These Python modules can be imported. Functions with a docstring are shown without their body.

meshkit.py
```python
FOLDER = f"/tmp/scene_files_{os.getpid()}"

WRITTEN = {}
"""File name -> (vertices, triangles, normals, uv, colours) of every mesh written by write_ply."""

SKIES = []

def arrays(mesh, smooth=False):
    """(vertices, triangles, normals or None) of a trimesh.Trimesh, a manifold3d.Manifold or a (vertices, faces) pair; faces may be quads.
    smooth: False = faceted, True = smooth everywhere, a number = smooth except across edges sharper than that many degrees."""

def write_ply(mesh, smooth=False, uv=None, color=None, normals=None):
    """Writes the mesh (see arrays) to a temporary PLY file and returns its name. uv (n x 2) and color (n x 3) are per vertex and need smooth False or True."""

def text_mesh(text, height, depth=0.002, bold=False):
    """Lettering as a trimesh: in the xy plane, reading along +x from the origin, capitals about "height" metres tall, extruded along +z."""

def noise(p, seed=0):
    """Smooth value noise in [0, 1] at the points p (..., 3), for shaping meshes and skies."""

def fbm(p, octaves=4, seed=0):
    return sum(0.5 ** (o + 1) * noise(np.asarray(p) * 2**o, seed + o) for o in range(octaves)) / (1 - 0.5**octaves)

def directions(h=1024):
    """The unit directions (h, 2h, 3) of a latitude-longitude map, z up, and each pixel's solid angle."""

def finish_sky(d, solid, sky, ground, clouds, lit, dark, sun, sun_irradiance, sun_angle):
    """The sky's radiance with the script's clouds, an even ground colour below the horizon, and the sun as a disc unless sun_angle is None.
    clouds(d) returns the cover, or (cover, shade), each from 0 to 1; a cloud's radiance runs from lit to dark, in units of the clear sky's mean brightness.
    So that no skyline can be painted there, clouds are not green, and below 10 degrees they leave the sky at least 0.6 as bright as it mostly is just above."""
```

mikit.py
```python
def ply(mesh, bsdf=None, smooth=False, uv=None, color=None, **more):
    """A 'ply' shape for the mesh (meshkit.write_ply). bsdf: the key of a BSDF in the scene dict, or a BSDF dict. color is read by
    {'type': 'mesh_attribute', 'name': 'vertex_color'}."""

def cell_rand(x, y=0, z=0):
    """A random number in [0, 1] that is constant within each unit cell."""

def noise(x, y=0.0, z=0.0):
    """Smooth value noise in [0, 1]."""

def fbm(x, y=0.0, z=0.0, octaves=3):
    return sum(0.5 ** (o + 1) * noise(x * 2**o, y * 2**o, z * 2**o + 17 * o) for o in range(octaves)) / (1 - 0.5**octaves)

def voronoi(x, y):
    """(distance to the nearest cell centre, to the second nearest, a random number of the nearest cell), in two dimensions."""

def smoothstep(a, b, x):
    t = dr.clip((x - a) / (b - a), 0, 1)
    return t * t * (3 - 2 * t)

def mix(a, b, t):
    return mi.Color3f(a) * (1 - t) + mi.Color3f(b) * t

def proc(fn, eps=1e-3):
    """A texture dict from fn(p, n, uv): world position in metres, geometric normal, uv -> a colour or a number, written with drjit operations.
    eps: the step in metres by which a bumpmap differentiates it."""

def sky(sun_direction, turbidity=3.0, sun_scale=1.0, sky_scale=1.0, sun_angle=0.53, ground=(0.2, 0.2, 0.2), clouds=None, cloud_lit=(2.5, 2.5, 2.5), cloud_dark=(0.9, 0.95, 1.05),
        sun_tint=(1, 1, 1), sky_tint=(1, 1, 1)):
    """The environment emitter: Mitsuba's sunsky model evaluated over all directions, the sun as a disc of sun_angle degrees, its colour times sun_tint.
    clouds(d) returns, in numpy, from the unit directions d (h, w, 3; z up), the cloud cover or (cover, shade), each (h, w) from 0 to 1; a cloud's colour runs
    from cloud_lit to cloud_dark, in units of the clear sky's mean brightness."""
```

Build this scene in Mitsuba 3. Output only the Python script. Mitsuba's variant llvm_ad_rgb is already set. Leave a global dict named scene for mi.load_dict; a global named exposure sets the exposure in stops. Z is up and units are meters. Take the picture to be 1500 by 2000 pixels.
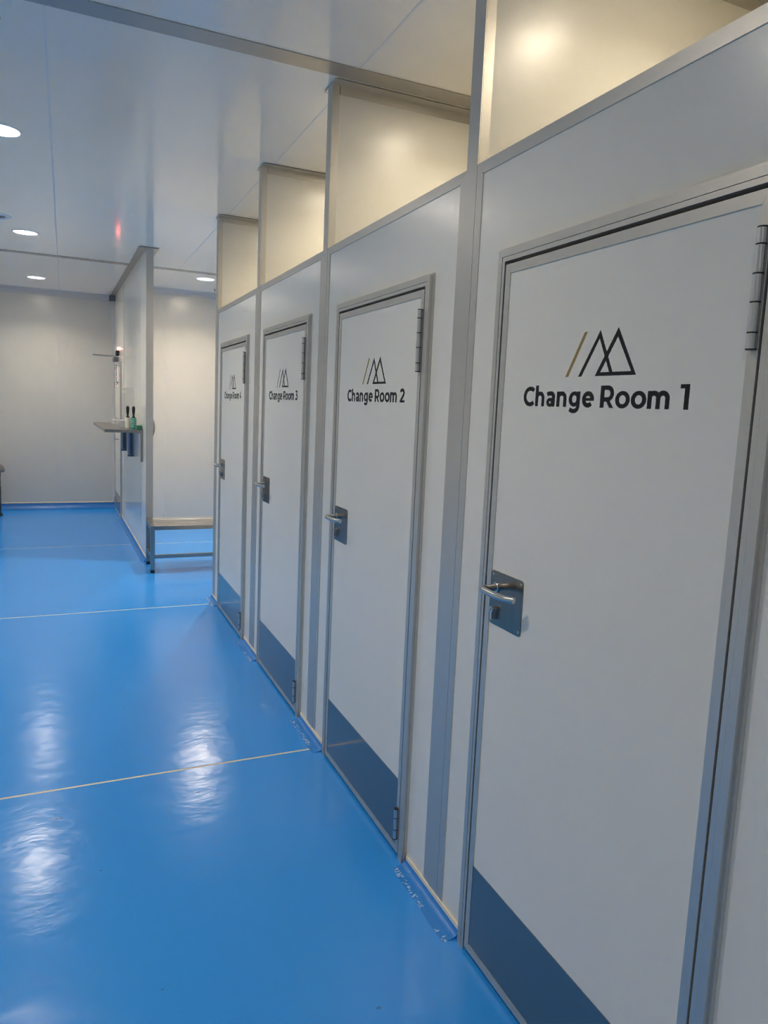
import math
import numpy as np
import trimesh
import manifold3d as m3
import mitsuba as mi
import drjit as dr
import mikit
from mikit import noise, fbm, smoothstep, mix
from shapely.geometry import Polygon, LineString, Point, box as sbox
from shapely.ops import unary_union
from shapely import affinity

T = mi.ScalarTransform4f
scene, labels = {}, {}

# ------------------------------------------------------------------ camera, exposure
W_PX, H_PX, F_PX = 1500, 2000, 1388.97
PPX, PPY = 743.856, 973.205
CAM = np.array([-1.1333, 0.0, 1.6647])
RIGHT = np.array([0.91455501, -0.40222975, 0.04243071])
DOWN = np.array([-0.01182795, -0.13145918, -0.99125102])
FWD = np.array([0.40428856, 0.90605172, -0.1249842])
_m = np.eye(4)
_m[:3, 0], _m[:3, 1], _m[:3, 2], _m[:3, 3] = -RIGHT, -DOWN, FWD, CAM
scene['camera'] = {
    'type': 'perspective', 'fov': math.degrees(2 * math.atan(W_PX / 2 / F_PX)), 'fov_axis': 'x',
    'principal_point_offset_x': -(PPX - W_PX / 2) / W_PX, 'principal_point_offset_y': -(PPY - H_PX / 2) / H_PX,
    'near_clip': 0.05, 'far_clip': 100.0, 'to_world': T(_m.tolist())}
exposure = 1.34
# every downlight: axial intensity of its beam, radiance of its glowing face
LAMP_HALL, LAMP_ROOM, LAMP_BENCH = [2.88, 2.54, 2.14], [1.09, 0.93, 0.70], [4.55, 3.85, 3.06]
FACE, FACE_ROOM = 9.0, 18.0
BEAM, CUTOFF = 22, 68
HALL_ROW = {-0.81: 0.9, 1.97: 0.92, 4.75: 1.08, 7.53: 0.88, 10.29: 0.92}    # lamps further down the corridor are a little dimmer

# ------------------------------------------------------------------ materials
def rgb(*c):
    return {'type': 'rgb', 'value': list(c)}

def principled(key, color, rough=0.4, metallic=0.0, spec=0.5, **kw):
    scene[key] = {'type': 'twosided', 'bsdf': {'type': 'principled', 'base_color': color if isinstance(color, dict) else rgb(*color),
                  'roughness': rough, 'metallic': metallic, **({'specular': spec} if metallic == 0 else {}), **kw}}
    return key

def panel_tex(p, n, uv):
    v = fbm(p.x * 1.3 + 5, p.y * 1.3, p.z * 1.3, 3)
    return mix((0.662, 0.645, 0.582), (0.690, 0.671, 0.603), v)
PANEL = principled('mat_panel', mikit.proc(panel_tex), 0.25)
DIVIDER = principled('mat_divider_panel', mikit.proc(panel_tex), 0.30, spec=0.5)
GLOSS = principled('mat_gloss_panel', mikit.proc(panel_tex), 0.14)
CEIL = principled('mat_ceiling_panel', (0.82, 0.775, 0.675), 0.115, spec=0.85)
LEAF = principled('mat_door_leaf', mikit.proc(panel_tex), 0.36)
ALU = principled('mat_aluminium', (0.56, 0.54, 0.495), 0.40, 0.7)
ALUD = principled('mat_aluminium_flange', (0.46, 0.44, 0.40), 0.38, 0.75)
STEEL = principled('mat_steel', (0.56, 0.555, 0.54), 0.24, 1.0)
HINGE = principled('mat_hinge', (0.60, 0.60, 0.60), 0.33, 0.9)

def brushed(p, n, uv):
    v = fbm(p.x * 30, p.y * 55, p.z * 1.5, 3)
    return mix((0.235, 0.20, 0.165), (0.30, 0.255, 0.21), v)
BRUSHED = principled('mat_brushed_plate', mikit.proc(brushed), 0.2, 1.0)
KICK = principled('mat_kick_plate', (0.31, 0.29, 0.275), 0.11, 0.86)

def bench_grain(p, n, uv):
    v = fbm(p.x * 2, p.y * 160, p.z * 160, 3)
    return mix((0.33, 0.315, 0.29), (0.43, 0.41, 0.375), v)
BENCH = principled('mat_bench_steel', mikit.proc(bench_grain), 0.24, 1.0)
BLACK = principled('mat_black', (0.012, 0.012, 0.014), 0.4)
PRINT = principled('mat_print_black', (0.010, 0.0105, 0.012), 0.5, spec=0.25)
GOLD = principled('mat_print_gold', (0.26, 0.18, 0.055), 0.45)
DARK = principled('mat_dark_gap', (0.01, 0.01, 0.011), 0.7)
SEAM = principled('mat_seam', (0.72, 0.72, 0.71), 0.5)
SEAL = principled('mat_sealant', (0.74, 0.66, 0.52), 0.5)
JOINT = principled('mat_joint', (0.56, 0.53, 0.47), 0.55)
WHITE = principled('mat_white_plastic', (0.82, 0.82, 0.81), 0.35)
TRIMW = principled('mat_white_cornice', (0.62, 0.61, 0.585), 0.35)
GREY = principled('mat_grey_plastic', (0.16, 0.16, 0.165), 0.4)
ROLLW = principled('mat_roller_white', (0.80, 0.77, 0.66), 0.6)
ROLLT = principled('mat_roller_teal', (0.05, 0.34, 0.30), 0.45)
GREEN = principled('mat_green_box', (0.03, 0.20, 0.12), 0.5)
TUBE = principled('mat_blue_tube', (0.20, 0.26, 0.36), 0.25)
TUBC = principled('mat_cloudy_plastic', (0.50, 0.54, 0.57), 0.25)
TUBED = principled('mat_blue_tube_dark', (0.075, 0.095, 0.135), 0.35)
RED = principled('mat_red_print', (0.45, 0.03, 0.03), 0.45)
scene['mat_acrylic'] = {'type': 'thindielectric', 'int_ior': 1.49}
ACRYL = 'mat_acrylic'

SPECKS = [(-1.176, 2.903, 0.010), (-0.629, 2.915, 0.008), (-1.037, 2.51, 0.004), (-0.86, 3.9, 0.004), (-0.35, 1.62, 0.005), (-0.9, 1.9, 0.003)]
def floor_color(p, n, uv):
    v = fbm(p.x * 0.9, p.y * 0.9, 3.0, 3)
    c = mix((0.022, 0.245, 0.690), (0.030, 0.270, 0.730), v)
    for x, y, r in SPECKS:
        d = dr.sqrt(dr.square((p.x - x) * 0.7) + dr.square(p.y - y))
        c = mix(c, (0.02, 0.08, 0.2), 0.8 * (1 - smoothstep(r * 0.8, r, d)) * smoothstep(r * 0.2, r * 0.6, d))
    return c
def floor_height(p, n, uv):
    a = fbm(p.x * 5 + 0.4 * noise(p.x * 3, p.y * 3, 7.0), p.y * 9, 0.5, 3)
    b = fbm(p.x * 30, p.y * 75, 1.5, 2)
    patch = smoothstep(0.42, 0.72, noise(p.x * 1.7 + 3, p.y * 1.7, 4.0))
    return 0.0022 * a + 0.00036 * b * (0.15 + patch)
scene['mat_floor'] = {'type': 'twosided', 'bsdf': {'type': 'bumpmap', 'arbitrary': mikit.proc(floor_height, eps=3e-3), 'scale': 1.0,
    'bsdf': {'type': 'principled', 'base_color': mikit.proc(floor_color), 'roughness': 0.19, 'specular': 0.42}}}
FLOOR = 'mat_floor'
def cove_height(p, n, uv):
    return 0.0035 * fbm(p.x * 14, p.y * 22, p.z * 18, 3)
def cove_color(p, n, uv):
    # rough-resin glints painted as pale specks along the foot of the short coves
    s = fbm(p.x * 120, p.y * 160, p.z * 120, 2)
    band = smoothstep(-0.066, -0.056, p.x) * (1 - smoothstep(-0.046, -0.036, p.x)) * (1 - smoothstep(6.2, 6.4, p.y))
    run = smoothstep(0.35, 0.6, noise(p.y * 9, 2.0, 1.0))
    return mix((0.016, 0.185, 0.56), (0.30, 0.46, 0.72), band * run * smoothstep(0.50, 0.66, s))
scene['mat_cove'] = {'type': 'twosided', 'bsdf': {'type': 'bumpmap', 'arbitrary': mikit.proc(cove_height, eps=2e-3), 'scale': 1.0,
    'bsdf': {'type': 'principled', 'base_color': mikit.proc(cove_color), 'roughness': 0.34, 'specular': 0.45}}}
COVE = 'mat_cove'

# ------------------------------------------------------------------ mesh helpers
def B(x0, x1, y0, y1, z0, z1, ch=0.0):
    lo, hi = np.minimum([x0, y0, z0], [x1, y1, z1]), np.maximum([x0, y0, z0], [x1, y1, z1])
    if ch <= 0:
        return trimesh.creation.box(bounds=[lo, hi])
    pts = []
    for s in np.ndindex(2, 2, 2):
        c = np.where(s, hi, lo)
        d = np.where(s, -1, 1) * ch
        for k in range(3):
            q = c.astype(float).copy()
            for j in range(3):
                if j != k:
                    q[j] += d[j]
            pts.append(q)
    return trimesh.convex.convex_hull(np.array(pts))

def cat(*ms):
    return trimesh.util.concatenate(list(ms))

def extrude(poly, depth):
    gs = getattr(poly, 'geoms', [poly])
    return cat(*[trimesh.creation.extrude_polygon(g, depth, engine='earcut') for g in gs if g.area > 1e-10])

def basis(u, v, o):
    w = np.cross(u, v)
    m = np.eye(4)
    m[:3, 0], m[:3, 1], m[:3, 2], m[:3, 3] = u, v, w, o
    return m

def on_wall(poly, x, depth, y0=0.0, z0=0.0):
    """polygon drawn in (u to the right as seen from the corridor, z) on the changing room front, standing depth proud of the plane x"""
    g = extrude(poly, depth)
    g.apply_transform(basis([0, -1, 0], [0, 0, 1], [x, y0, z0]))
    return g

def wall_yz(poly, x, depth):
    """polygon in (y, z), from x towards -x by depth"""
    return on_wall(affinity.scale(poly, -1, 1, origin=(0, 0)), x, depth)

def prism_along(poly, a, b, up=(0, 0, 1)):
    """cross-section (side, up) swept from a to b"""
    a, b, up = np.array(a, float), np.array(b, float), np.array(up, float)
    d = b - a
    L = np.linalg.norm(d)
    d /= L
    side = np.cross(up, d)
    g = extrude(poly, L)
    m = np.eye(4)
    m[:3, 0], m[:3, 1], m[:3, 2], m[:3, 3] = side, up, d, a
    g.apply_transform(m)
    return g

def cyl(a, b, r, n=20):
    return trimesh.creation.cylinder(radius=r, segment=[a, b], sections=n)

def lathe(profile, center=(0, 0, 0), n=40, axis='z'):
    g = trimesh.creation.revolve(np.array(profile, float), sections=n)
    if axis == '-z':
        g.apply_transform(trimesh.transformations.rotation_matrix(math.pi, [1, 0, 0]))
    if axis == 'x':
        g.apply_transform(trimesh.transformations.rotation_matrix(math.pi / 2, [0, 1, 0]))
    g.apply_translation(center)
    if g.volume < 0:
        g.invert()
    return g

def tube(path, r, n=16):
    path = np.array(path, float)
    t = np.gradient(path, axis=0)
    t /= np.linalg.norm(t, axis=1, keepdims=True)
    ref = np.array([0, 0, 1.0])
    rings = []
    for p, d in zip(path, t):
        s = np.cross(d, ref)
        s /= np.linalg.norm(s)
        q = np.cross(s, d)
        a = np.arange(n) * 2 * math.pi / n
        rings.append(p + r * (np.cos(a)[:, None] * s + np.sin(a)[:, None] * q))
    v = np.vstack(rings + [path[:1], path[-1:]])
    f, m = [], len(path)
    for i in range(m - 1):
        for j in range(n):
            k = (j + 1) % n
            f += [[i * n + j, i * n + k, (i + 1) * n + k], [i * n + j, (i + 1) * n + k, (i + 1) * n + j]]
    for j in range(n):
        k = (j + 1) % n
        f += [[m * n, j, k][::-1], [m * n + 1, (m - 1) * n + j, (m - 1) * n + k]]
    g = trimesh.Trimesh(v, f, process=False)
    if g.volume < 0:
        g.invert()
    return g

def bezier(p0, p1, p2, n=8):
    t = np.linspace(0, 1, n)[:, None]
    p0, p1, p2 = map(lambda q: np.array(q, float), (p0, p1, p2))
    return (1 - t) ** 2 * p0 + 2 * t * (1 - t) * p1 + t ** 2 * p2

used = {}
def unique(key):
    n = used.get(key, 0)
    used[key] = n + 1
    return key if n == 0 else f'{key}_{n:03d}'

def add(key, mesh, mat, smooth=False, **more):
    key = unique(key)
    scene[key] = mikit.ply(mesh, mat, smooth=smooth, **more)
    return key

def tag(key, label, category=None, kind=None, group=None):
    d = {'label': label}
    if category: d['category'] = category
    if kind: d['kind'] = kind
    if group: d['group'] = group
    labels[key] = d

def struct(key, label, category):
    tag(key, label, category, 'structure')

# ------------------------------------------------------------------ layout numbers (metres; x=0 is the changing room front)
ZC = 3.1285                      # ceiling
DOOR_F = [1.7667, 3.0789, 4.3827, 5.707]     # far (lock) edge of each door frame
DOOR_W, DOOR_H = 0.910, 2.12
POST_W = 0.0618
POST = [0.615, 1.9309, 3.2645, 4.5488, 5.9168]
RAIL_T, RAIL_B = 2.397, 2.363
Y_FARL, Y_FARR, X_LEFT, X_RIGHT, Y_BACK = 11.36, 10.09, -2.9, 3.6, -3.4
ROOM_D = 1.45
# the free-standing wall, a little out of square: local u runs along it, w out of its corridor face
P0, P1 = np.array([-0.392, 7.5]), np.array([-0.452, 11.36])
PD = (P1 - P0) / np.linalg.norm(P1 - P0)
PN = np.array([-PD[1], PD[0]])               # points into the corridor (-x)
PART_L, PART_T = float(np.linalg.norm(P1 - P0)), 0.064
PM = np.eye(4)
PM[:2, 0], PM[:2, 1], PM[:2, 3] = PD, PN, P0   # local x=u, y=w, z up
def part_local(mesh):
    mesh.apply_transform(PM)
    return mesh
def part_point(u, w, z):
    return np.array([*(P0 + PD * u + PN * w), z])

# ------------------------------------------------------------------ floor: poured blue slabs parted by sealed joints
JY = [0.47, 3.131, 5.80, 8.475]
edges = [Y_BACK] + JY + [Y_FARL + 0.1]
for i in range(len(edges) - 1):
    a = edges[i] + (0.0075 if i else 0)
    b = edges[i + 1] - (0.0075 if i < len(edges) - 2 else 0)
    add('floor__slab', B(X_LEFT - 0.05, X_RIGHT + 0.05, a, b, -0.05, 0), FLOOR)
for y in JY:
    add('floor__joint', B(X_LEFT - 0.05, X_RIGHT + 0.05, y - 0.0075, y + 0.0075, -0.05, -0.0007), JOINT)
add('floor', B(X_LEFT - 0.05, X_RIGHT + 0.05, Y_BACK, Y_FARL + 0.1, -0.12, -0.05), JOINT)
struct('floor', 'glossy blue poured resin floor with pale sealed joints', 'floor')

# ------------------------------------------------------------------ ceiling: sandwich panels, battens
XS = [-2.95, -2.45, -1.19, 0.06, 1.31, 2.56, 3.65]
YS = [Y_BACK, -2.3, 3.14, 8.6, Y_FARL + 0.1]
add('ceiling', B(-2.95, 3.65, Y_BACK, Y_FARL + 0.1, ZC + 0.05, ZC + 0.1), PANEL)
for i in range(len(XS) - 1):
    for j in range(len(YS) - 1):
        add('ceiling__panel', B(XS[i] + 0.0018, XS[i + 1] - 0.0018, YS[j] + 0.002, YS[j + 1] - 0.002, ZC, ZC + 0.05, 0.0025), CEIL)
for x in XS[1:-1]:
    add('ceiling__seam_strip', B(x - 0.0048, x + 0.0048, Y_BACK, Y_FARL, ZC - 0.0010, ZC + 0.02, 0.0008), SEAM)
for y0, y1 in ((-2.35, -2.25), (3.085, 3.198), (8.548, 8.655)):
    k = add('ceiling__batten', B(-2.9, 3.6, y0, y1, ZC - 0.004, ZC, 0.0015), ALUD)
    if y0 > 3:
        for x in np.arange(-2.4, 3.2, 0.6):
            for x2, y in ((x, y0 + 0.014), (x + 0.03, y1 - 0.014)):
                add(k + '__screw', lathe([[0, 0.002], [0.003, 0.0018], [0.005, 0]], (x2, y, ZC - 0.004), 10, '-z'), STEEL)
struct('ceiling', 'pale glossy panel ceiling with grey battens across it', 'ceiling')

# ------------------------------------------------------------------ outer walls
def wall_y(name, x0, x1, y, seams, label):
    xs = [x0] + seams + [x1]
    for a, b in zip(xs[:-1], xs[1:]):
        add(name + '__panel', B(a + 0.0015, b - 0.0015, y, y + 0.05, 0, ZC + 0.05, 0.002), PANEL)
    for x in seams:
        add(name + '__seam_strip', B(x - 0.003, x + 0.003, y - 0.0006, y + 0.02, 0.09, ZC - 0.05), SEAM)
    add(name, B(x0, x1, y + 0.05, y + 0.08, 0, ZC + 0.05), WHITE)
    struct(name, label, 'wall')
wall_y('wall_far', X_LEFT, -0.448, Y_FARL, [-2.46, -1.212], 'pale grey panel wall closing the corridor left of the shelf wall')
wall_y('wall_end', -0.375, X_RIGHT, Y_FARR, [0.10, 1.35, 2.6], 'warm lit panel wall behind the steel bench')
for name, x0, x1 in (('wall_left', X_LEFT - 0.08, X_LEFT), ('wall_outer', X_RIGHT, X_RIGHT + 0.08)):
    for a in np.arange(Y_BACK, Y_FARL, 1.25):
        add(name + '__panel', B(x0 + 0.01, x1, a + 0.0015, min(a + 1.25, Y_FARL + .05) - 0.0015, 0, ZC + 0.05, 0.002), PANEL)
    add(name, B(x0, x0 + 0.01, Y_BACK, Y_FARL + .05, 0, ZC + 0.05), WHITE)
add('wall_back', B(X_LEFT, X_RIGHT, Y_BACK - 0.06, Y_BACK, 0, ZC + 0.05), PANEL)
struct('wall_left', 'panel wall along the left of the corridor', 'wall')
struct('wall_outer', 'panel wall beyond the changing rooms', 'wall')
struct('wall_back', 'panel wall behind the viewer', 'wall')

def cornice_poly(r, n=8):
    a = np.linspace(0, math.pi / 2, n)
    return Polygon([(0, 0), (0, -r)] + [(r - r * math.cos(t), -r + r * math.sin(t)) for t in a][1:-1] + [(r, 0)])
# side = cross(up, dir); along +x with up z -> side = -y?  cross(z,x)=y  -> use direction -x so that side = -y (out of the wall)
k = add('trim_1', prism_along(cornice_poly(0.085), [-0.5, Y_FARL, ZC], [X_LEFT, Y_FARL, ZC]), TRIMW, smooth=25)
struct(k, 'white coved cornice along the top of the corridor end wall', 'cornice')
k = add('trim_2', prism_along(cornice_poly(0.085), [X_RIGHT, Y_FARR, ZC], [-0.37, Y_FARR, ZC]), TRIMW, smooth=25)
struct(k, 'white coved cornice along the top of the wall behind the bench', 'cornice')
# upright coved trim in the corner of end wall and shelf wall
add('trim_3', prism_along(affinity.scale(cornice_poly(0.055), 1, 1), [-0.452, Y_FARL, 0.1], [-0.452, Y_FARL, ZC], up=(0, -1, 0)) if False else
    prism_along(Polygon([(0, 0), (0.05, 0), (0.029, 0.010), (0.012, 0.028), (0, 0.05)]), [-0.452, Y_FARL, 0.1], [-0.452, Y_FARL, ZC - 0.05], up=(0, -1, 0)), TRIMW, smooth=25)
struct('trim_3', 'narrow white upright cove in the corner by the far door', 'cornice')

# ------------------------------------------------------------------ blue floor coves
def cove_poly(r, h, n=7):
    a = np.linspace(0, math.pi / 2, n)
    pts = [(0, 0), (r, 0)] + [(r - r * math.sin(t), h - h * math.cos(t)) for t in a][1:]
    return Polygon(pts)
def cove(name, a, b, r, h, label, seal=True):
    """a -> b runs so that the room lies on the side cross(z, b-a)"""
    m = prism_along(cove_poly(r, h), a, b)
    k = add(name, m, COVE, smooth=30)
    if seal:
        add(k + '__sealant_bead', prism_along(Polygon([(0, h - 0.002), (0.006, h - 0.004), (0.005, h + 0.007), (0, h + 0.012)]), a, b), SEAL)
    struct(k, label, 'skirting')
    return k
cove('baseboard_far', [-0.46, Y_FARL, 0], [X_LEFT, Y_FARL, 0], 0.10, 0.095, 'blue coved skirting along the corridor end wall')
cove('baseboard_end', [X_RIGHT, Y_FARR, 0], [-0.37, Y_FARR, 0], 0.05, 0.028, 'blue coved skirting behind the bench')

# ------------------------------------------------------------------ changing room front
gap_names = ['between doors 1 and 2', 'between doors 2 and 3', 'between doors 3 and 4']
CH = 0.035
for i in range(4):
    y0, y1 = POST[i] + POST_W, POST[i + 1]
    dF, dN = DOOR_F[i], DOOR_F[i] - DOOR_W
    opening = sbox(dN + 0.02, -0.01, dF - 0.02, DOOR_H - 0.02)
    poly = sbox(y0, 0, y1, RAIL_B).difference(opening)
    add('wall_front__panel', wall_yz(poly, 0.05, 0.05), PANEL)
    # aluminium edge channels, mitred at the top corners
    zt, zb = RAIL_T, RAIL_B
    add('wall_front__edge_channel', wall_yz(Polygon([(y0 + 0.0004, 0), (y0 + CH, 0), (y0 + CH, zb - 0.0006), (y0 + 0.0004, zt - 0.0006)]), 0.052, 0.055), ALU)
    add('wall_front__edge_channel', wall_yz(Polygon([(y1 - CH, 0), (y1 - 0.0004, 0), (y1 - 0.0004, zt - 0.0006), (y1 - CH, zb - 0.0006)]), 0.052, 0.055), ALU)
    add('wall_front__top_rail', wall_yz(Polygon([(y0 + CH, zb), (y1 - CH, zb), (y1 - 0.0004, zt), (y0 + 0.0004, zt)]), 0.052, 0.055), ALU)
# plain front towards the viewer, beyond the first room
add('wall_front__panel', B(0, 0.05, Y_BACK, POST[0], 0, RAIL_B), PANEL)
add('wall_front__top_rail', B(-0.003, 0.052, Y_BACK, POST[0], RAIL_B, RAIL_T), ALU)
struct('wall_front', 'white panel front of the changing rooms with grey aluminium edging, open above', 'wall')
for i, y in enumerate(POST):
    add('wall_front__post', cat(B(-0.004, 0.0005, y, y + POST_W, 0, ZC - 0.002, 0.0006), B(0.0005, 0.032, y - 0.0002, y + 0.0018, RAIL_T, ZC - 0.003),
                                B(0.0005, 0.032, y + POST_W - 0.0018, y + POST_W + 0.0002, RAIL_T, ZC - 0.003)), ALU)
# dividers between the rooms
div_labels = ['panel divider on the near side of changing room 1', 'cream lit panel divider rising behind changing room 1', 'cream lit panel divider rising behind changing room 2',
              'cream lit panel divider rising behind changing room 3', 'panel end wall of changing room 4']
for i, y in enumerate(POST):
    k = unique('wall_divider')
    add(k + '__panel', B(0.0012, ROOM_D, y + 0.002, y + POST_W - 0.002, 0, 3.08), DIVIDER)
    add(k + '__head_channel', B(0.034, ROOM_D, y + 0.0005, y + POST_W - 0.0005, 3.08, ZC - 0.004), ALU)
    add(k + '__ceiling_flange', B(-0.006, ROOM_D, y - 0.052, y + POST_W + 0.05, ZC - 0.0085, ZC - 0.0045, 0.001), ALU)
    struct(k, div_labels[i], 'wall')
add('wall_room_back', B(ROOM_D, ROOM_D + 0.06, Y_BACK, POST[4] + POST_W, 0, ZC), PANEL)
struct('wall_room_back', 'panel wall at the back of the changing rooms', 'wall')

# coves on the front between the doors (short blue pieces with cut ends)
def front_cove(y0, y1, label):
    r, h = 0.062, 0.026
    n, m = 9, 24
    # slightly wavy, hand-trowelled section; solid with cut ends
    ys = np.linspace(y0, y1, m)
    a = np.linspace(0, math.pi / 2, n)
    v, f = [], []
    for j, y in enumerate(ys):
        wob = 1 + 0.045 * math.sin(y * 23) * math.sin(y * 9.1)
        prof = [(0, 0)] + [(-(r * wob) * (1 - math.sin(t) * 0.94), h - h * math.cos(t) * 1.0) for t in a] 
        v += [(x - 0.0001, y, z) for x, z in prof] + [(0.0, y, h)]
    k = n + 2
    for j in range(m - 1):
        for q in range(k):
            q2 = (q + 1) % k
            f += [[j * k + q, (j + 1) * k + q, (j + 1) * k + q2], [j * k + q, (j + 1) * k + q2, j * k + q2]]
    for q in range(1, k - 1):
        f += [[0, q, q + 1], [(m - 1) * k, (m - 1) * k + q + 1, (m - 1) * k + q]]
    g = trimesh.Trimesh(np.array(v), f, process=False)
    if g.volume < 0: g.invert()
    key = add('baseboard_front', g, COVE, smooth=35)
    add(key + '__sealant_bead', B(-0.0065, 0.0, y0 + 0.004, y1 - 0.002, 0.0215, 0.040, 0.0022), SEAL)
    struct(key, label, 'skirting')
for i in range(3):
    front_cove(DOOR_F[i] + 0.006, DOOR_F[i + 1] - DOOR_W - 0.004, 'short blue coved skirting at the foot of the wall ' + gap_names[i])
front_cove(DOOR_F[3] + 0.006, POST[4] + POST_W + 0.02, 'short blue coved skirting at the far corner beyond door 4')
cove('baseboard_room_end', [-0.01, POST[4] + POST_W, 0], [ROOM_D, POST[4] + POST_W, 0], 0.062, 0.03, 'blue coved skirting along the end of changing room 4')
front_cove(POST[0] - 2.0, DOOR_F[0] - DOOR_W - 0.004, 'short blue coved skirting on the near side of door 1')

# ------------------------------------------------------------------ lettering (geometric sans, cap height 1)
S_ = 0.212
def arc(cx, cy, rx, ry, a0, a1, n=28):
    t = np.radians(np.linspace(a0, a1, n))
    return [(cx + rx * math.cos(q), cy + ry * math.sin(q)) for q in t]
def stroke(pts, s=S_, cap='flat', join='round'):
    return LineString(pts).buffer(s / 2, cap_style=cap, join_style=join)
def ring(cx, cy, rx, ry, s=S_):
    o = Polygon(arc(cx, cy, rx, ry, 0, 360, 60))
    return o.difference(Polygon(arc(cx, cy, rx - s, ry - s * 0.86, 0, 360, 60)))
def arch(x0, x1, ytop=0.75, s=S_):
    a, b = x0 + s / 2, x1 - s / 2
    r = (b - a) / 2
    return stroke([(a, 0.3)] + arc(a + r, ytop - s * 0.45 - r, r, r, 180, 0) + [(b, 0)], s * 0.97)
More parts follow.
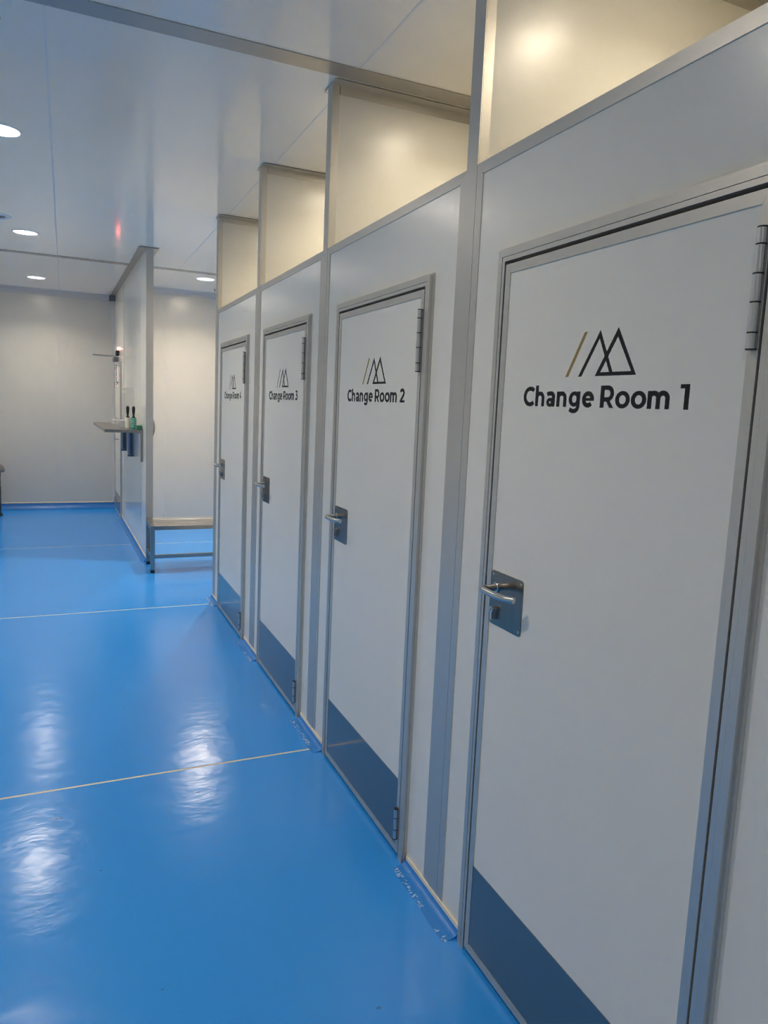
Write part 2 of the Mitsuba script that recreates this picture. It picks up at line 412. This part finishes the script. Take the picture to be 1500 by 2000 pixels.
def glyph(c):
    s = S_
    if c == 'C':
        return stroke(arc(0.51, 0.5, 0.51 - s / 2, 0.515 - s / 2, 47, 313)), 0.93
    if c == 'h':
        return unary_union([sbox(0, 0, s, 1.06), arch(0, 0.68)]), 0.83
    if c == 'n':
        return unary_union([sbox(0, 0, s, 0.745), arch(0, 0.68)]), 0.83
    if c == 'm':
        return unary_union([sbox(0, 0, s, 0.745), arch(0, 0.635), arch(0.635 - s, 1.08)]), 1.23
    if c == 'a':
        g = unary_union([sbox(0.61 - s, 0, 0.61, 0.45), stroke([(0.045, 0.60), (0.15, 0.65)] + arc(0.31, 0.44, 0.205, 0.222, 96, 0)),
                         ring(0.27, 0.215, 0.26, 0.225, s * 0.92), ])
        return g, 0.74
    if c == 'g':
        g = unary_union([ring(0.37, 0.385, 0.36, 0.365), sbox(0.745 - s, 0.08, 0.745, 0.745),
                         stroke([(0.745 - s / 2, 0.12)] + arc(0.745 - s / 2 - 0.27, 0.06, 0.27, 0.25, 0, -90, 14) + [(0.26, -0.185), (0.09, -0.11)], s * 0.95)])
        return g, 0.88
    if c == 'e':
        g = unary_union([stroke(arc(0.37, 0.372, 0.37 - s / 2, 0.372 - s * 0.45, 2, 318)), sbox(0.1, 0.31, 0.735, 0.44)])
        return g, 0.81
    if c == 'R':
        bowl = stroke([(0.1, 1 - s * 0.45), (0.42, 1 - s * 0.45)] + arc(0.42, 0.64, 0.255, 0.36 - s * 0.45, 90, -90, 20) + [(0.1, 0.28 + s * 0.45)], s * 0.93)
        leg = Polygon([(0.34, 0.33), (0.55, 0.33), (0.79, 0), (0.56, 0)])
        return unary_union([sbox(0, 0, s * 1.08, 1), bowl, leg]), 0.87
    if c == 'o':
        return ring(0.40, 0.372, 0.40, 0.382), 0.86
    if c == '1':
        return unary_union([sbox(0.20, 0, 0.41, 1), sbox(0, 0.835, 0.3, 1)]), 0.5
    if c == '2':
        g = unary_union([stroke([(0.06, 0.83)] + arc(0.36, 0.68, 0.245, 0.23, 140, -35, 24) + [(0.13, 0.09)], s), sbox(0.03, 0, 0.72, 0.165)])
        return g, 0.75
    if c == '3':
        g = unary_union([sbox(0.05, 0.84, 0.62, 1), Polygon([(0.44, 0.86), (0.64, 0.90), (0.40, 0.58), (0.22, 0.58)]), sbox(0.22, 0.52, 0.36, 0.66),
                         stroke([(0.03, 0.14)] + arc(0.34, 0.325, 0.25, 0.24, 230, 450, 30) + [(0.26, 0.565)], s)])
        return g, 0.73
    if c == '4':
        g = unary_union([sbox(0.03, 0.20, 0.80, 0.355), sbox(0.46, 0, 0.65, 0.48), Polygon([(0.03, 0.30), (0.30, 0.30), (0.66, 1.0), (0.44, 1.0), (0.03, 0.34)]).buffer(0)])
        return g, 0.83
    return None, 0.31
def word(text, h):
    x, out = 0.0, []
    for c in text:
        g, w = glyph(c)
        if g is not None:
            out.append(affinity.translate(g, x, 0))
        x += w
    g = unary_union(out).simplify(0.003)
    return affinity.scale(g, h, h, origin=(0, 0)), x * h

# ------------------------------------------------------------------ doors 1-4
def frame_poly(y0, y1, h, a, b):
    """U-shaped frame band in (y, z): between insets a and b"""
    return sbox(y0 + a, 0, y1 - a, h - a).difference(sbox(y0 + b, -1, y1 - b, h - b))
lever_mesh = None
def make_door(i):
    key = f'door_{i + 1}'
    F = DOOR_F[i]
    o = F - DOOR_F[0]
    N = F - DOOR_W
    # frame: proud flange, groove, inner strip, reveal
    fr = cat(wall_yz(frame_poly(N, F, DOOR_H, 0, 0.0062), 0.0, 0.0095), wall_yz(frame_poly(N, F, DOOR_H, 0.0062, 0.0255), 0.0, 0.0185), wall_yz(frame_poly(N, F, DOOR_H, 0.0265, 0.0385), 0.055, 0.0725),
             wall_yz(frame_poly(N, F, DOOR_H, 0.0255, 0.0265), 0.0, 0.015))
    add(key + '__frame', fr, ALU)
    add(key + '__stop', wall_yz(frame_poly(N, F, DOOR_H, 0.0385, 0.055), 0.055, 0.028), DARK)
    # leaf
    y0, y1, z0, z1 = N + 0.0450, F - 0.0445, 0.014, 2.0722
    bw = 0.0225
    add(key + '__leaf', B(-0.0135, 0.024, y0 + 0.003, y1 - 0.003, z0 + 0.003, z1 - 0.003), LEAF)
    def band(p):
        return wall_yz(Polygon(p), 0.022, 0.0385)
    add(key + '__edge_band', band([(y0, z0), (y0 + bw, z0 + 0.024), (y0 + bw, z1 - 0.025), (y0, z1)]), ALU)
    add(key + '__edge_band', band([(y1, z0), (y1, z1), (y1 - bw, z1 - 0.025), (y1 - bw, z0 + 0.024)]), ALU)
    add(key + '__edge_band', band([(y0 + 0.0003, z1), (y0 + bw + 0.0003, z1 - 0.0247), (y1 - bw - 0.0003, z1 - 0.0247), (y1 - 0.0003, z1)]), ALU)
    add(key + '__edge_band', band([(y0 + 0.0003, z0), (y1 - 0.0003, z0), (y1 - bw - 0.0003, z0 + 0.0237), (y0 + bw + 0.0003, z0 + 0.0237)]), ALU)
    k = add(key + '__kick_plate', B(-0.0150, -0.0134, y0 + bw + 0.001, y1 - bw - 0.001, 0.040, 0.298), KICK)
    labels[k] = {'label': 'brushed steel kick plate along the foot of the door'}
    # handle plate, lever, lock cylinder
    cy, cz = 1.621 + o, 1.143
    pl = sbox(-0.0775, -0.0775, 0.0775, 0.0775).buffer(-0.010).buffer(0.010, quad_segs=6)
    k = add(key + '__handle_plate', on_wall(pl, -0.0134, 0.0022, cy, cz), BRUSHED)
    for sy in (-1, 1):
        for sz in (-1, 1):
            add(k + '__screw', lathe([[0, 0.0014], [0.0028, 0.001], [0.0042, 0]], (0, 0, 0), 12).apply_transform(basis([0, -1, 0], [0, 0, 1], [-0.0156, cy + sy * 0.068, cz + sz * 0.066])), STEEL)
    ly, lz, xf = cy + 0.047, 1.175, -0.0156
    path = [[xf, ly, lz], [xf - 0.012, ly, lz], [xf - 0.030, ly, lz]]
    path += list(bezier([xf - 0.032, ly, lz], [xf - 0.056, ly, lz], [xf - 0.057, ly - 0.026, lz], 9))
    path += list(bezier([xf - 0.0572, ly - 0.032, lz], [xf - 0.061, ly - 0.090, lz], [xf - 0.048, ly - 0.122, lz], 8))
    path += [[xf - 0.038, ly - 0.140, lz]]
    k = add(key + '__lever_handle', tube(path, 0.0095), STEEL, smooth=50)
    add(k + '__rose', lathe([[0, 0.006], [0.013, 0.006], [0.0145, 0.0045], [0.0145, 0]], (0, 0, 0), 24).apply_transform(basis([0, -1, 0], [0, 0, 1], [xf, ly, lz])), STEEL, smooth=40)
    prof = unary_union([Point(0, 0.008).buffer(0.0085), sbox(-0.005, -0.020, 0.005, 0.008), Point(0, -0.018).buffer(0.005)])
    k = add(key + '__lock_cylinder', on_wall(prof, xf, 0.014, cy + 0.050, 1.103), HINGE)
    labels[k] = {'label': 'keyed lock cylinder below the lever'}
    add(k + '__keyhole', on_wall(sbox(-0.0012, 0.004, 0.0012, 0.012), xf - 0.0139, 0.0004, cy + 0.050, 1.103), BLACK)
    add(key + '__latch', B(-0.0172, -0.0120, F - 0.0432, F - 0.0375, 1.163, 1.196), BLACK)
    # hinges
    for z0h, cuts in ((1.796, [0, .029, .0815, .1305, .180, .209]), (0.073, [0, .036, .083, .118])):
        k = unique(key + '__hinge')
        ya = N + 0.0545
        for q in range(len(cuts) - 1):
            add(k + '__knuckle', cyl([-0.0245, ya, z0h + cuts[q] + 0.0014], [-0.0245, ya, z0h + cuts[q + 1] - 0.0014], 0.0083, 20), HINGE, smooth=40)
        for c in cuts:
            add(k + '__washer', cyl([-0.0245, ya, z0h + c - 0.0010], [-0.0245, ya, z0h + c + 0.0010], 0.0090, 18), BLACK, smooth=40)
        add(k + '__pin', cyl([-0.0245, ya, z0h - 0.001], [-0.0245, ya, z0h + cuts[-1] + 0.001], 0.0068, 14), BLACK, smooth=40)
        add(k + '__plate', B(-0.0192, -0.0158, ya - 0.008, ya + 0.008, z0h + 0.001, z0h + cuts[-1] - 0.001), HINGE)
    # emblem and lettering
    ex = -0.0133
    g, w = word(f'Change Room {i + 1}', 0.0500)
    sc = (0.560 if i == 0 else 0.574) / w
    g = affinity.scale(g, sc, 1, origin=(0, 0))
    k = add(key + '__lettering', on_wall(g, ex, 0.0006, 1.602 + o if i == 0 else 1.598 + o, 1.688 if i == 0 else 1.690), PRINT)
    labels[k] = {'label': f'black lettering reading Change Room {i + 1}'}
    zb, zt = 1.760, 1.864
    U = lambda y: 1.434 - y        # to the right as seen
    gold = Polygon([(0, 0), (U(1.4235), 0), (U(1.3630), 0.1035), (U(1.3735), 0.1035)])
    k = add(key + '__emblem_gold_stroke', on_wall(gold, ex, 0.0006, 1.434 + o, zb), GOLD)
    labels[k] = {'label': 'slanted gold stroke of the emblem'}
    sw = 0.0082
    def leg(a, b, wd):
        return LineString([a, b]).buffer(wd / 2, cap_style='flat', join_style='mitre')
    m1 = LineString([(U(1.3815) - 0.004, -0.008), (U(1.3195), 0.0945), (U(1.2685) + 0.003, -0.010)]).buffer(0.0047, cap_style='flat', join_style='mitre', mitre_limit=8)
    m1 = m1.intersection(sbox(-1, 0.0, 1, 0.104))
    tri = Polygon([(U(1.3275), 0), (U(1.2605), 0.1055), (U(1.1965), 0)])
    inner = Polygon([(U(1.3100), 0.0083), (U(1.2605), 0.0855), (U(1.2115), 0.0083)])
    emb = unary_union([m1, tri.difference(inner)])
    k = add(key + '__emblem', on_wall(emb, ex, 0.0006, 1.434 + o, zb), PRINT)
    labels[k] = {'label': 'dark line emblem of two pointed peaks'}
    struct(key, f'white changing room door lettered Change Room {i + 1}, grey frame and steel kick plate', 'door')
for i in range(4):
    make_door(i)

# ------------------------------------------------------------------ the free-standing wall with shelf and far door
for a, b in ((0.0, 0.46), (0.46, 2.40), (2.40, PART_L)):
    add('wall_partition__panel', part_local(B(a + 0.0012, b - 0.0012, -PART_T, 0, 0, ZC - 0.004, 0.0015)), GLOSS)
add('wall_partition__end_cap', part_local(cat(B(-0.004, 0.0, -PART_T - 0.001, 0.001, 0, ZC - 0.004), B(0, 0.034, 0, 0.0015, 0, ZC - 0.004), B(0, 0.034, -PART_T - 0.0015, -PART_T, 0, ZC - 0.004))), ALU)
add('wall_partition__ceiling_flange', part_local(B(-0.004, PART_L, -PART_T - 0.055, 0.068, ZC - 0.008, ZC - 0.004, 0.001)), ALUD)
add('wall_partition__cover_strip', part_local(B(2.40, 2.49, 0, 0.004, 0.05, ZC - 0.008, 0.001)), TRIMW)
add('wall_partition__corner_block', part_local(B(PART_L - 0.11, PART_L - 0.06, 0, 0.082, ZC - 0.085, ZC - 0.009, 0.002)), GREY)
for u in (0.46, 2.40):
    add('wall_partition__seam_strip', part_local(B(u - 0.004, u + 0.004, -0.02, 0.0008, 0.05, ZC - 0.01)), SEAM)
struct('wall_partition', 'free-standing white panel wall carrying the steel shelf, grey end cap', 'wall')
c0, c1 = part_point(2.78, 0, 0), part_point(0.0, 0, 0)
cove('baseboard_partition', c0, c1, 0.05, 0.045, 'blue coved skirting below the shelf wall') if np.cross([0, 0, 1], c1 - c0)[0] < 0 else \
    cove('baseboard_partition', c1, c0, 0.05, 0.045, 'blue coved skirting below the shelf wall')

# door 5 in it
D0, D1 = 2.78, 3.76
k5 = 'door_5'
def pyz(poly, w0, depth):
    g = extrude(poly, depth)
    g.apply_transform(basis([1, 0, 0], [0, 0, 1], [0, 0, 0]))   # (u, z) with w along -y
    g.apply_translation([0, w0 + depth, 0])
    return part_local(g)
add(k5 + '__frame', pyz(frame_poly(D0, D1, DOOR_H + 0.02, 0, 0.055), 0, 0.02), ALU)
add(k5 + '__leaf', part_local(B(D0 + 0.062, D1 - 0.062, 0, 0.016, 0.014, DOOR_H - 0.042, 0.002)), LEAF)
add(k5 + '__kick_plate', part_local(B(D0 + 0.09, D1 - 0.09, 0.016, 0.0175, 0.04, 0.30)), KICK)
for z0 in (0.10, 1.0, 1.8):
    add(k5 + '__hinge', part_local(cyl([D1 - 0.06, 0.024, z0], [D1 - 0.06, 0.024, z0 + 0.1], 0.009, 14)), HINGE, smooth=40)
add(k5 + '__lever_handle', part_local(tube([[3.05, 0.016, 1.09], [3.05, 0.06, 1.09], [3.06, 0.068, 1.09], [3.16, 0.07, 1.09], [3.17, 0.062, 1.09], [3.17, 0.03, 1.09]], 0.0095)), STEEL, smooth=50)
struct(k5, 'white door at the far end of the shelf wall, seen almost edge on', 'door')

def thing(key, label, category, group=None):
    key = unique(key)
    tag(key, label, category, None, group)
    return key

# door closer with arm, indicator light, notice
k = thing('door_closer', 'grey door closer with its arm sticking out above the far door', 'door closer')
add(k + '__body', part_local(B(2.98, 3.24, 0.02, 0.085, 2.150, 2.211, 0.006)), GREY)
add(k + '__arm', cat(part_local(B(3.06, 3.085, 0.02, 0.25, 2.212, 2.232, 0.003)), part_local(B(3.06, 3.085, 0.235, 0.345, 2.216, 2.236, 0.003))), STEEL)
add(k + '__bracket', part_local(B(3.0, 3.16, 0.01, 0.05, 2.233, 2.30, 0.004)), BLACK)
k = thing('indicator_light', 'small glowing red indicator light above the far door', 'light')
add(k + '__housing', part_local(B(3.17, 3.24, 0.0, 0.026, 2.305, 2.36, 0.004)), WHITE)
lens = trimesh.creation.icosphere(subdivisions=2, radius=0.014)
lens.apply_translation([3.155, 0.014, 2.338])
add(k + '__lens', part_local(lens), WHITE, smooth=True, emitter={'type': 'area', 'radiance': rgb(17, 2.0, 1.1)})
k = thing('notice', 'white notice with a dark printed band on the far door', 'notice')
add(k + '__board', part_local(B(3.0, 3.45, 0.0185, 0.0215, 1.81, 2.13)), WHITE)
for q in range(9):
    add(k + '__print_line', part_local(B(3.30, 3.43, 0.0215, 0.0222, 1.835 + q * 0.033, 1.856 + q * 0.033)), RED if q % 3 == 0 else PRINT)
add(k + '__stamp', part_local(B(3.05, 3.22, 0.0215, 0.0222, 1.85, 1.885)), GREY)

# shelf
k = thing('wall_shelf', 'stainless steel shelf on the free-standing wall, holding the lint rollers', 'shelf')
SU0, SU1, SZ, SD = 0.27, 2.45, 1.338, 0.375
add(k + '__board', part_local(cat(B(SU0, SU1, 0.002, SD, SZ - 0.004, SZ, 0.001), B(SU0, SU0 + 0.004, 0.002, SD, SZ - 0.030, SZ - 0.004), B(SU1 - 0.004, SU1, 0.002, SD, SZ - 0.030, SZ - 0.004), B(SU0, SU1, SD - 0.004, SD, SZ - 0.030, SZ - 0.004))), BENCH)
for u in (SU0 + 0.02, SU1 - 0.05):
    add(k + '__bracket', part_local(cat(B(u, u + 0.03, 0.001, 0.024, 1.005, SZ - 0.006, 0.002), B(u, u + 0.03, 0.02, SD - 0.05, SZ - 0.026, SZ - 0.006, 0.002))), BENCH)
# acrylic back sheet standing on the shelf
k = thing('acrylic_sheet', 'clear acrylic sheet standing on the shelf against the wall', 'sheet')
g = B(0.905, 2.42, 0.03, 0.034, SZ + 0.0008, 1.775)
add(k + '__sheet', part_local(trimesh.Trimesh([[0.905, 0.03, SZ + .001], [2.42, 0.03, SZ + .001], [2.42, 0.03, 1.785], [0.905, 0.03, 1.785]], [[0, 1, 2], [0, 2, 3]])), ACRYL)
add(k + '__edge', part_local(cat(B(0.902, 0.908, 0.028, 0.032, SZ + 0.001, 1.788), B(0.905, 2.42, 0.028, 0.032, 1.784, 1.788))), WHITE)
for q in range(7):
    add(k + '__printed_mark', part_local(B(1.75 + q * 0.09, 1.80 + q * 0.09, 0.0322, 0.0330, 1.725 - 0.012 * (q % 2), 1.752)), WHITE)

def lint_roller(u, w, roll, label, lean):
    key = thing('lint_roller', label, 'lint roller', 'lint rollers on the shelf')
    p = np.array([u, w, SZ])
    add(key + '__roll', part_local(lathe([[0, 0], [0.026, 0], [0.0285, 0.003], [0.0285, 0.112], [0.026, 0.115], [0, 0.115]], p, 28)), roll, smooth=40)
    add(key + '__handle', part_local(lathe([[0, 0.112], [0.016, 0.114], [0.017, 0.122], [0.009, 0.130], [0.0095, 0.145], [0.014, 0.170], [0.0165, 0.200], [0.0155, 0.222], [0.010, 0.236], [0, 0.240]], p, 24)), BLACK, smooth=40)
    for q in range(5):
        z = 0.02 + q * 0.02
        add(key + '__sheet_line', part_local(lathe([[0.0284, z], [0.0289, z + 0.001], [0.0289, z + 0.003], [0.0284, z + 0.004]], p, 28)), WHITE if roll == ROLLT else roll, smooth=40)
lint_roller(0.72, 0.112, ROLLW, 'lint roller with a white roll and black handle, standing on the shelf', 0)
lint_roller(0.63, 0.060, ROLLT, 'lint roller with a teal roll and black handle, standing on the shelf', 0)
k = thing('small_box', 'low green box on the shelf beside the teal lint roller', 'box')
add(k + '__carton', part_local(B(0.34, 0.56, 0.008, 0.055, SZ, SZ + 0.045, 0.002)), GREEN)
add(k + '__lid_slot', part_local(B(0.40, 0.50, 0.02, 0.043, SZ + 0.045, SZ + 0.0465)), WHITE)
k = thing('plastic_tub', 'clear grey plastic tub on the shelf behind the lint rollers', 'tub')
tubm = lathe([[0, 0], [0.034, 0], [0.04, 0.07], [0.038, 0.07], [0.032, 0.003], [0, 0.003]], (0.98, 0.13, SZ), 28)
add(k + '__body', part_local(tubm), TUBC, smooth=40)
add(k + '__lid', part_local(lathe([[0, 0.083], [0.038, 0.081], [0.043, 0.077], [0.043, 0.069], [0, 0.069]], (0.98, 0.13, SZ), 28)), WHITE, smooth=40)
k = thing('bottle_row', 'row of small clear bottles at the far end of the shelf', 'bottles')
del labels[k]; used.pop('bottle_row')
for q in range(5):
    kk = thing('small_bottle', ['small white bottle nearest the lint rollers', 'small white bottle second from the lint rollers', 'middle one of the five small white bottles on the shelf', 'small white bottle fourth from the lint rollers', 'small white bottle at the far end of the shelf'][q], 'bottle', 'small bottles on the shelf')
    add(kk + '__body', part_local(lathe([[0, 0], [0.018, 0], [0.02, 0.004], [0.02, 0.05], [0.008, 0.062], [0.008, 0.066], [0, 0.066]], (1.65 + q * 0.11, 0.14 + 0.03 * (q % 2), SZ), 18)), WHITE, smooth=40)
    add(kk + '__cap', part_local(lathe([[0, 0.066], [0.0095, 0.066], [0.0095, 0.085], [0, 0.086]], (1.65 + q * 0.11, 0.14 + 0.03 * (q % 2), SZ), 14)), WHITE, smooth=40)
# blue tubes on the wall below the shelf
for u, z0, z1, lab in ((1.24, 0.995, SZ - 0.03, 'blue-grey tube hanging below the shelf, the nearer one to the bench'), (2.10, 1.0, SZ - 0.03, 'blue-grey tube hanging below the shelf, further from the bench and shorter')):
    k = thing('hanging_tube', lab, 'tube')
    add(k + '__tube', part_local(cyl([u, 0.034, z0], [u, 0.034, z1], 0.032, 24)), TUBE, smooth=40)
    add(k + '__label', part_local(B(u - 0.036, u - 0.028, 0.018, 0.046, z0 + 0.02, z1 - 0.02, 0.003)), TUBED)
    add(k + '__collar', part_local(cyl([u, 0.034, z0 - 0.004], [u, 0.034, z0 + 0.012], 0.0335, 24)), TUBED, smooth=40)

# round thing on the far face of the wall, seen edge on
k = thing('wall_fitting', 'dark grey round dome seen edge on, fixed to the bench side of the free-standing wall', 'wall fitting')
cm = lathe([[0, 0.042], [0.05, 0.038], [0.09, 0.025], [0.112, 0.008], [0.115, 0], [0, 0]], (0, 0, 0), 36)
cm.apply_transform(basis([1, 0, 0], [0, 0, 1], [0.20, -PART_T, 1.372]))
add(k + '__cover', part_local(cm), GREY, smooth=30)
rm = lathe([[0.112, 0.0], [0.122, 0.0], [0.122, 0.012], [0.112, 0.014]], (0, 0, 0), 36)
rm.apply_transform(basis([1, 0, 0], [0, 0, 1], [0.20, -PART_T, 1.372]))
add(k + '__rim', part_local(rm), GREY, smooth=30)

# ------------------------------------------------------------------ bench
k = thing('bench', 'low stainless steel bench on square legs behind changing room 4', 'bench')
BX0, BX1, BY0, BY1, BZ, q = -0.402, 1.05, 7.00, 7.43, 0.458, 0.040
for x in (BX0, BX1 - q):
    for y in (BY0, BY1 - q):
        kk = add(k + '__leg', B(x, x + q, y, y + q, 0.028, BZ - q - 0.0004, 0.002), BENCH)
        add(kk + '__foot', B(x + 0.001, x + q - 0.001, y + 0.001, y + q - 0.001, 0, 0.028, 0.002), BLACK)
for y in (BY0, BY1 - q):
    add(k + '__seat_rail', B(BX0 + q + .0004, BX1 - q - .0004, y, y + q, BZ - q, BZ, 0.002), BENCH)
for x in (BX0, BX1 - q):
    add(k + '__end_rail', B(x, x + q, BY0, BY1, BZ - q, BZ, 0.002), BENCH)
    add(k + '__end_stretcher', B(x + 0.004, x + q - 0.004, BY0 + q, BY1 - q, 0.143, 0.175, 0.002), BENCH)
ym = (BY0 + BY1) / 2 - 0.03
add(k + '__seat_slat', B(BX0 + q, BX1 - q, BY0 + q + 0.004, ym - 0.006, BZ - 0.012, BZ - 0.001, 0.001), BENCH)
add(k + '__seat_slat', B(BX0 + q, BX1 - q, ym + 0.006, BY1 - q - 0.004, BZ - 0.012, BZ - 0.001, 0.001), BENCH)
add(k + '__stretcher', B(BX0 + q, BX1 - q, BY0 + 0.004, BY0 + 0.036, 0.140, 0.174, 0.002), BENCH)

# ------------------------------------------------------------------ black bin at the left edge
k = thing('waste_bin', 'tall black waste bin by the end wall, cut by the left edge of the picture', 'bin')
bx, by, br = -2.150, 10.85, 0.20
add(k + '__body', lathe([[0, 0], [br, 0], [br + 0.004, 0.01], [br + 0.004, 0.60], [0, 0.60]], (bx, by, 0), 40), BLACK, smooth=30)
add(k + '__lid', lathe([[0, 0.60], [br + 0.05, 0.60], [br + 0.058, 0.625], [br + 0.045, 0.665], [br + 0.015, 0.70], [0.05, 0.72], [0, 0.722]], (bx, by, 0), 40), GREY, smooth=30)
add(k + '__base_ring', lathe([[br, 0.0], [br + 0.02, 0.0], [br + 0.02, 0.02], [br, 0.02]], (bx, by, 0), 40), BLACK, smooth=30)

# ------------------------------------------------------------------ ceiling fittings
def lamp(x, y, power, label, group=None):
    k = thing('downlight', label, 'ceiling light', group)
    add(k + '__rim', lathe([[0.100, 0.0], [0.112, 0.0], [0.112, 0.003], [0.101, 0.006], [0.098, 0.002]], (x, y, ZC), 40, '-z'), WHITE, smooth=30)
    d = trimesh.creation.cylinder(radius=0.100, height=0.001, sections=40)
    v = [[0, 0, 0]] + [[0.100 * math.cos(t), 0.100 * math.sin(t), 0] for t in np.arange(40) * math.pi / 20]
    disc = trimesh.Trimesh(np.array(v) + [x, y, ZC - 0.0035], [[0, 1 + (j + 1) % 40, 1 + j] for j in range(40)], process=False)
    add(k + '__diffuser', disc, WHITE, emitter={'type': 'area', 'radiance': rgb(*[(FACE_ROOM if x > 0 and y < 6 else FACE) * c for c in power])})
    scene[k + '__beam'] = {'type': 'spot', 'intensity': rgb(*power), 'beam_width': BEAM, 'cutoff_angle': CUTOFF,
                           'to_world': T().look_at(origin=[x, y, ZC - 0.008], target=[x, y, 0], up=[0, 1, 0])}
hall = {1.97: 'round ceiling light outside the picture above door 1', -0.81: 'round ceiling light above the viewer', 4.75: 'round lit ceiling light cut by the left edge, nearest of the corridor row',
        7.53: 'round lit ceiling light in the corridor row, middle one in view', 10.29: 'round lit ceiling light nearest the corridor end wall'}
for y, lab in hall.items():
    lamp(-1.45, y, [c * HALL_ROW[y] for c in LAMP_HALL], lab)
lamp(0.435, 8.99, LAMP_BENCH, 'round lit ceiling light above the bench, beside changing room 4')
lamp(0.45, 7.15, LAMP_BENCH, 'round ceiling light hidden behind changing room 4')
LW = {1: 'nearest', 2: 'second', 3: 'third', 4: 'farthest'}
for y, n in ((1.36, 1), (2.70, 2), (4.03, 3), (5.28, 4), (0.05, 0)):
    lamp(0.565, y, LAMP_ROOM, f'{LW[n]} warm round ceiling light hidden inside changing room {n}' if n else 'warm round ceiling light in the room nearest the viewer')
k = thing('ceiling_speaker', 'unlit recessed round fitting in the ceiling, cut by the left edge', 'ceiling fitting')
add(k + '__rim', lathe([[0.085, 0.0], [0.118, 0.0], [0.118, 0.003], [0.100, 0.010], [0.085, 0.012], [0.070, 0.004]], (-1.645, 6.98, ZC), 40, '-z'), WHITE, smooth=30)
add(k + '__grille', lathe([[0, 0.003], [0.070, 0.003], [0.084, 0.001], [0.084, 0], [0, 0]], (-1.645, 6.98, ZC), 40, '-z'), GREY, smooth=30)
k = thing('sprinkler_head', 'tiny sprinkler head in the ceiling by the end of changing room 4', 'sprinkler')
add(k + '__rose', lathe([[0, 0.006], [0.03, 0.004], [0.034, 0], [0, 0]], (0.675, 9.67, ZC), 24, '-z'), WHITE, smooth=30)
add(k + '__deflector', lathe([[0, 0.030], [0.014, 0.030], [0.014, 0.027], [0.005, 0.026], [0.005, 0.004], [0, 0.004]], (0.675, 9.67, ZC), 18, '-z'), GREY, smooth=30)
k = thing('ceiling_sensor', 'tiny dark ring sensor in the ceiling at the upper left edge', 'sensor')
add(k + '__ring', lathe([[0.006, 0.0], [0.012, 0.0], [0.012, 0.006], [0.006, 0.008]], (-1.361, 3.389, ZC), 20, '-z'), BLACK, smooth=30)
add(k + '__cap', lathe([[0, 0.005], [0.006, 0.004], [0.006, 0], [0, 0]], (-1.361, 3.389, ZC), 20, '-z'), GREY, smooth=30)
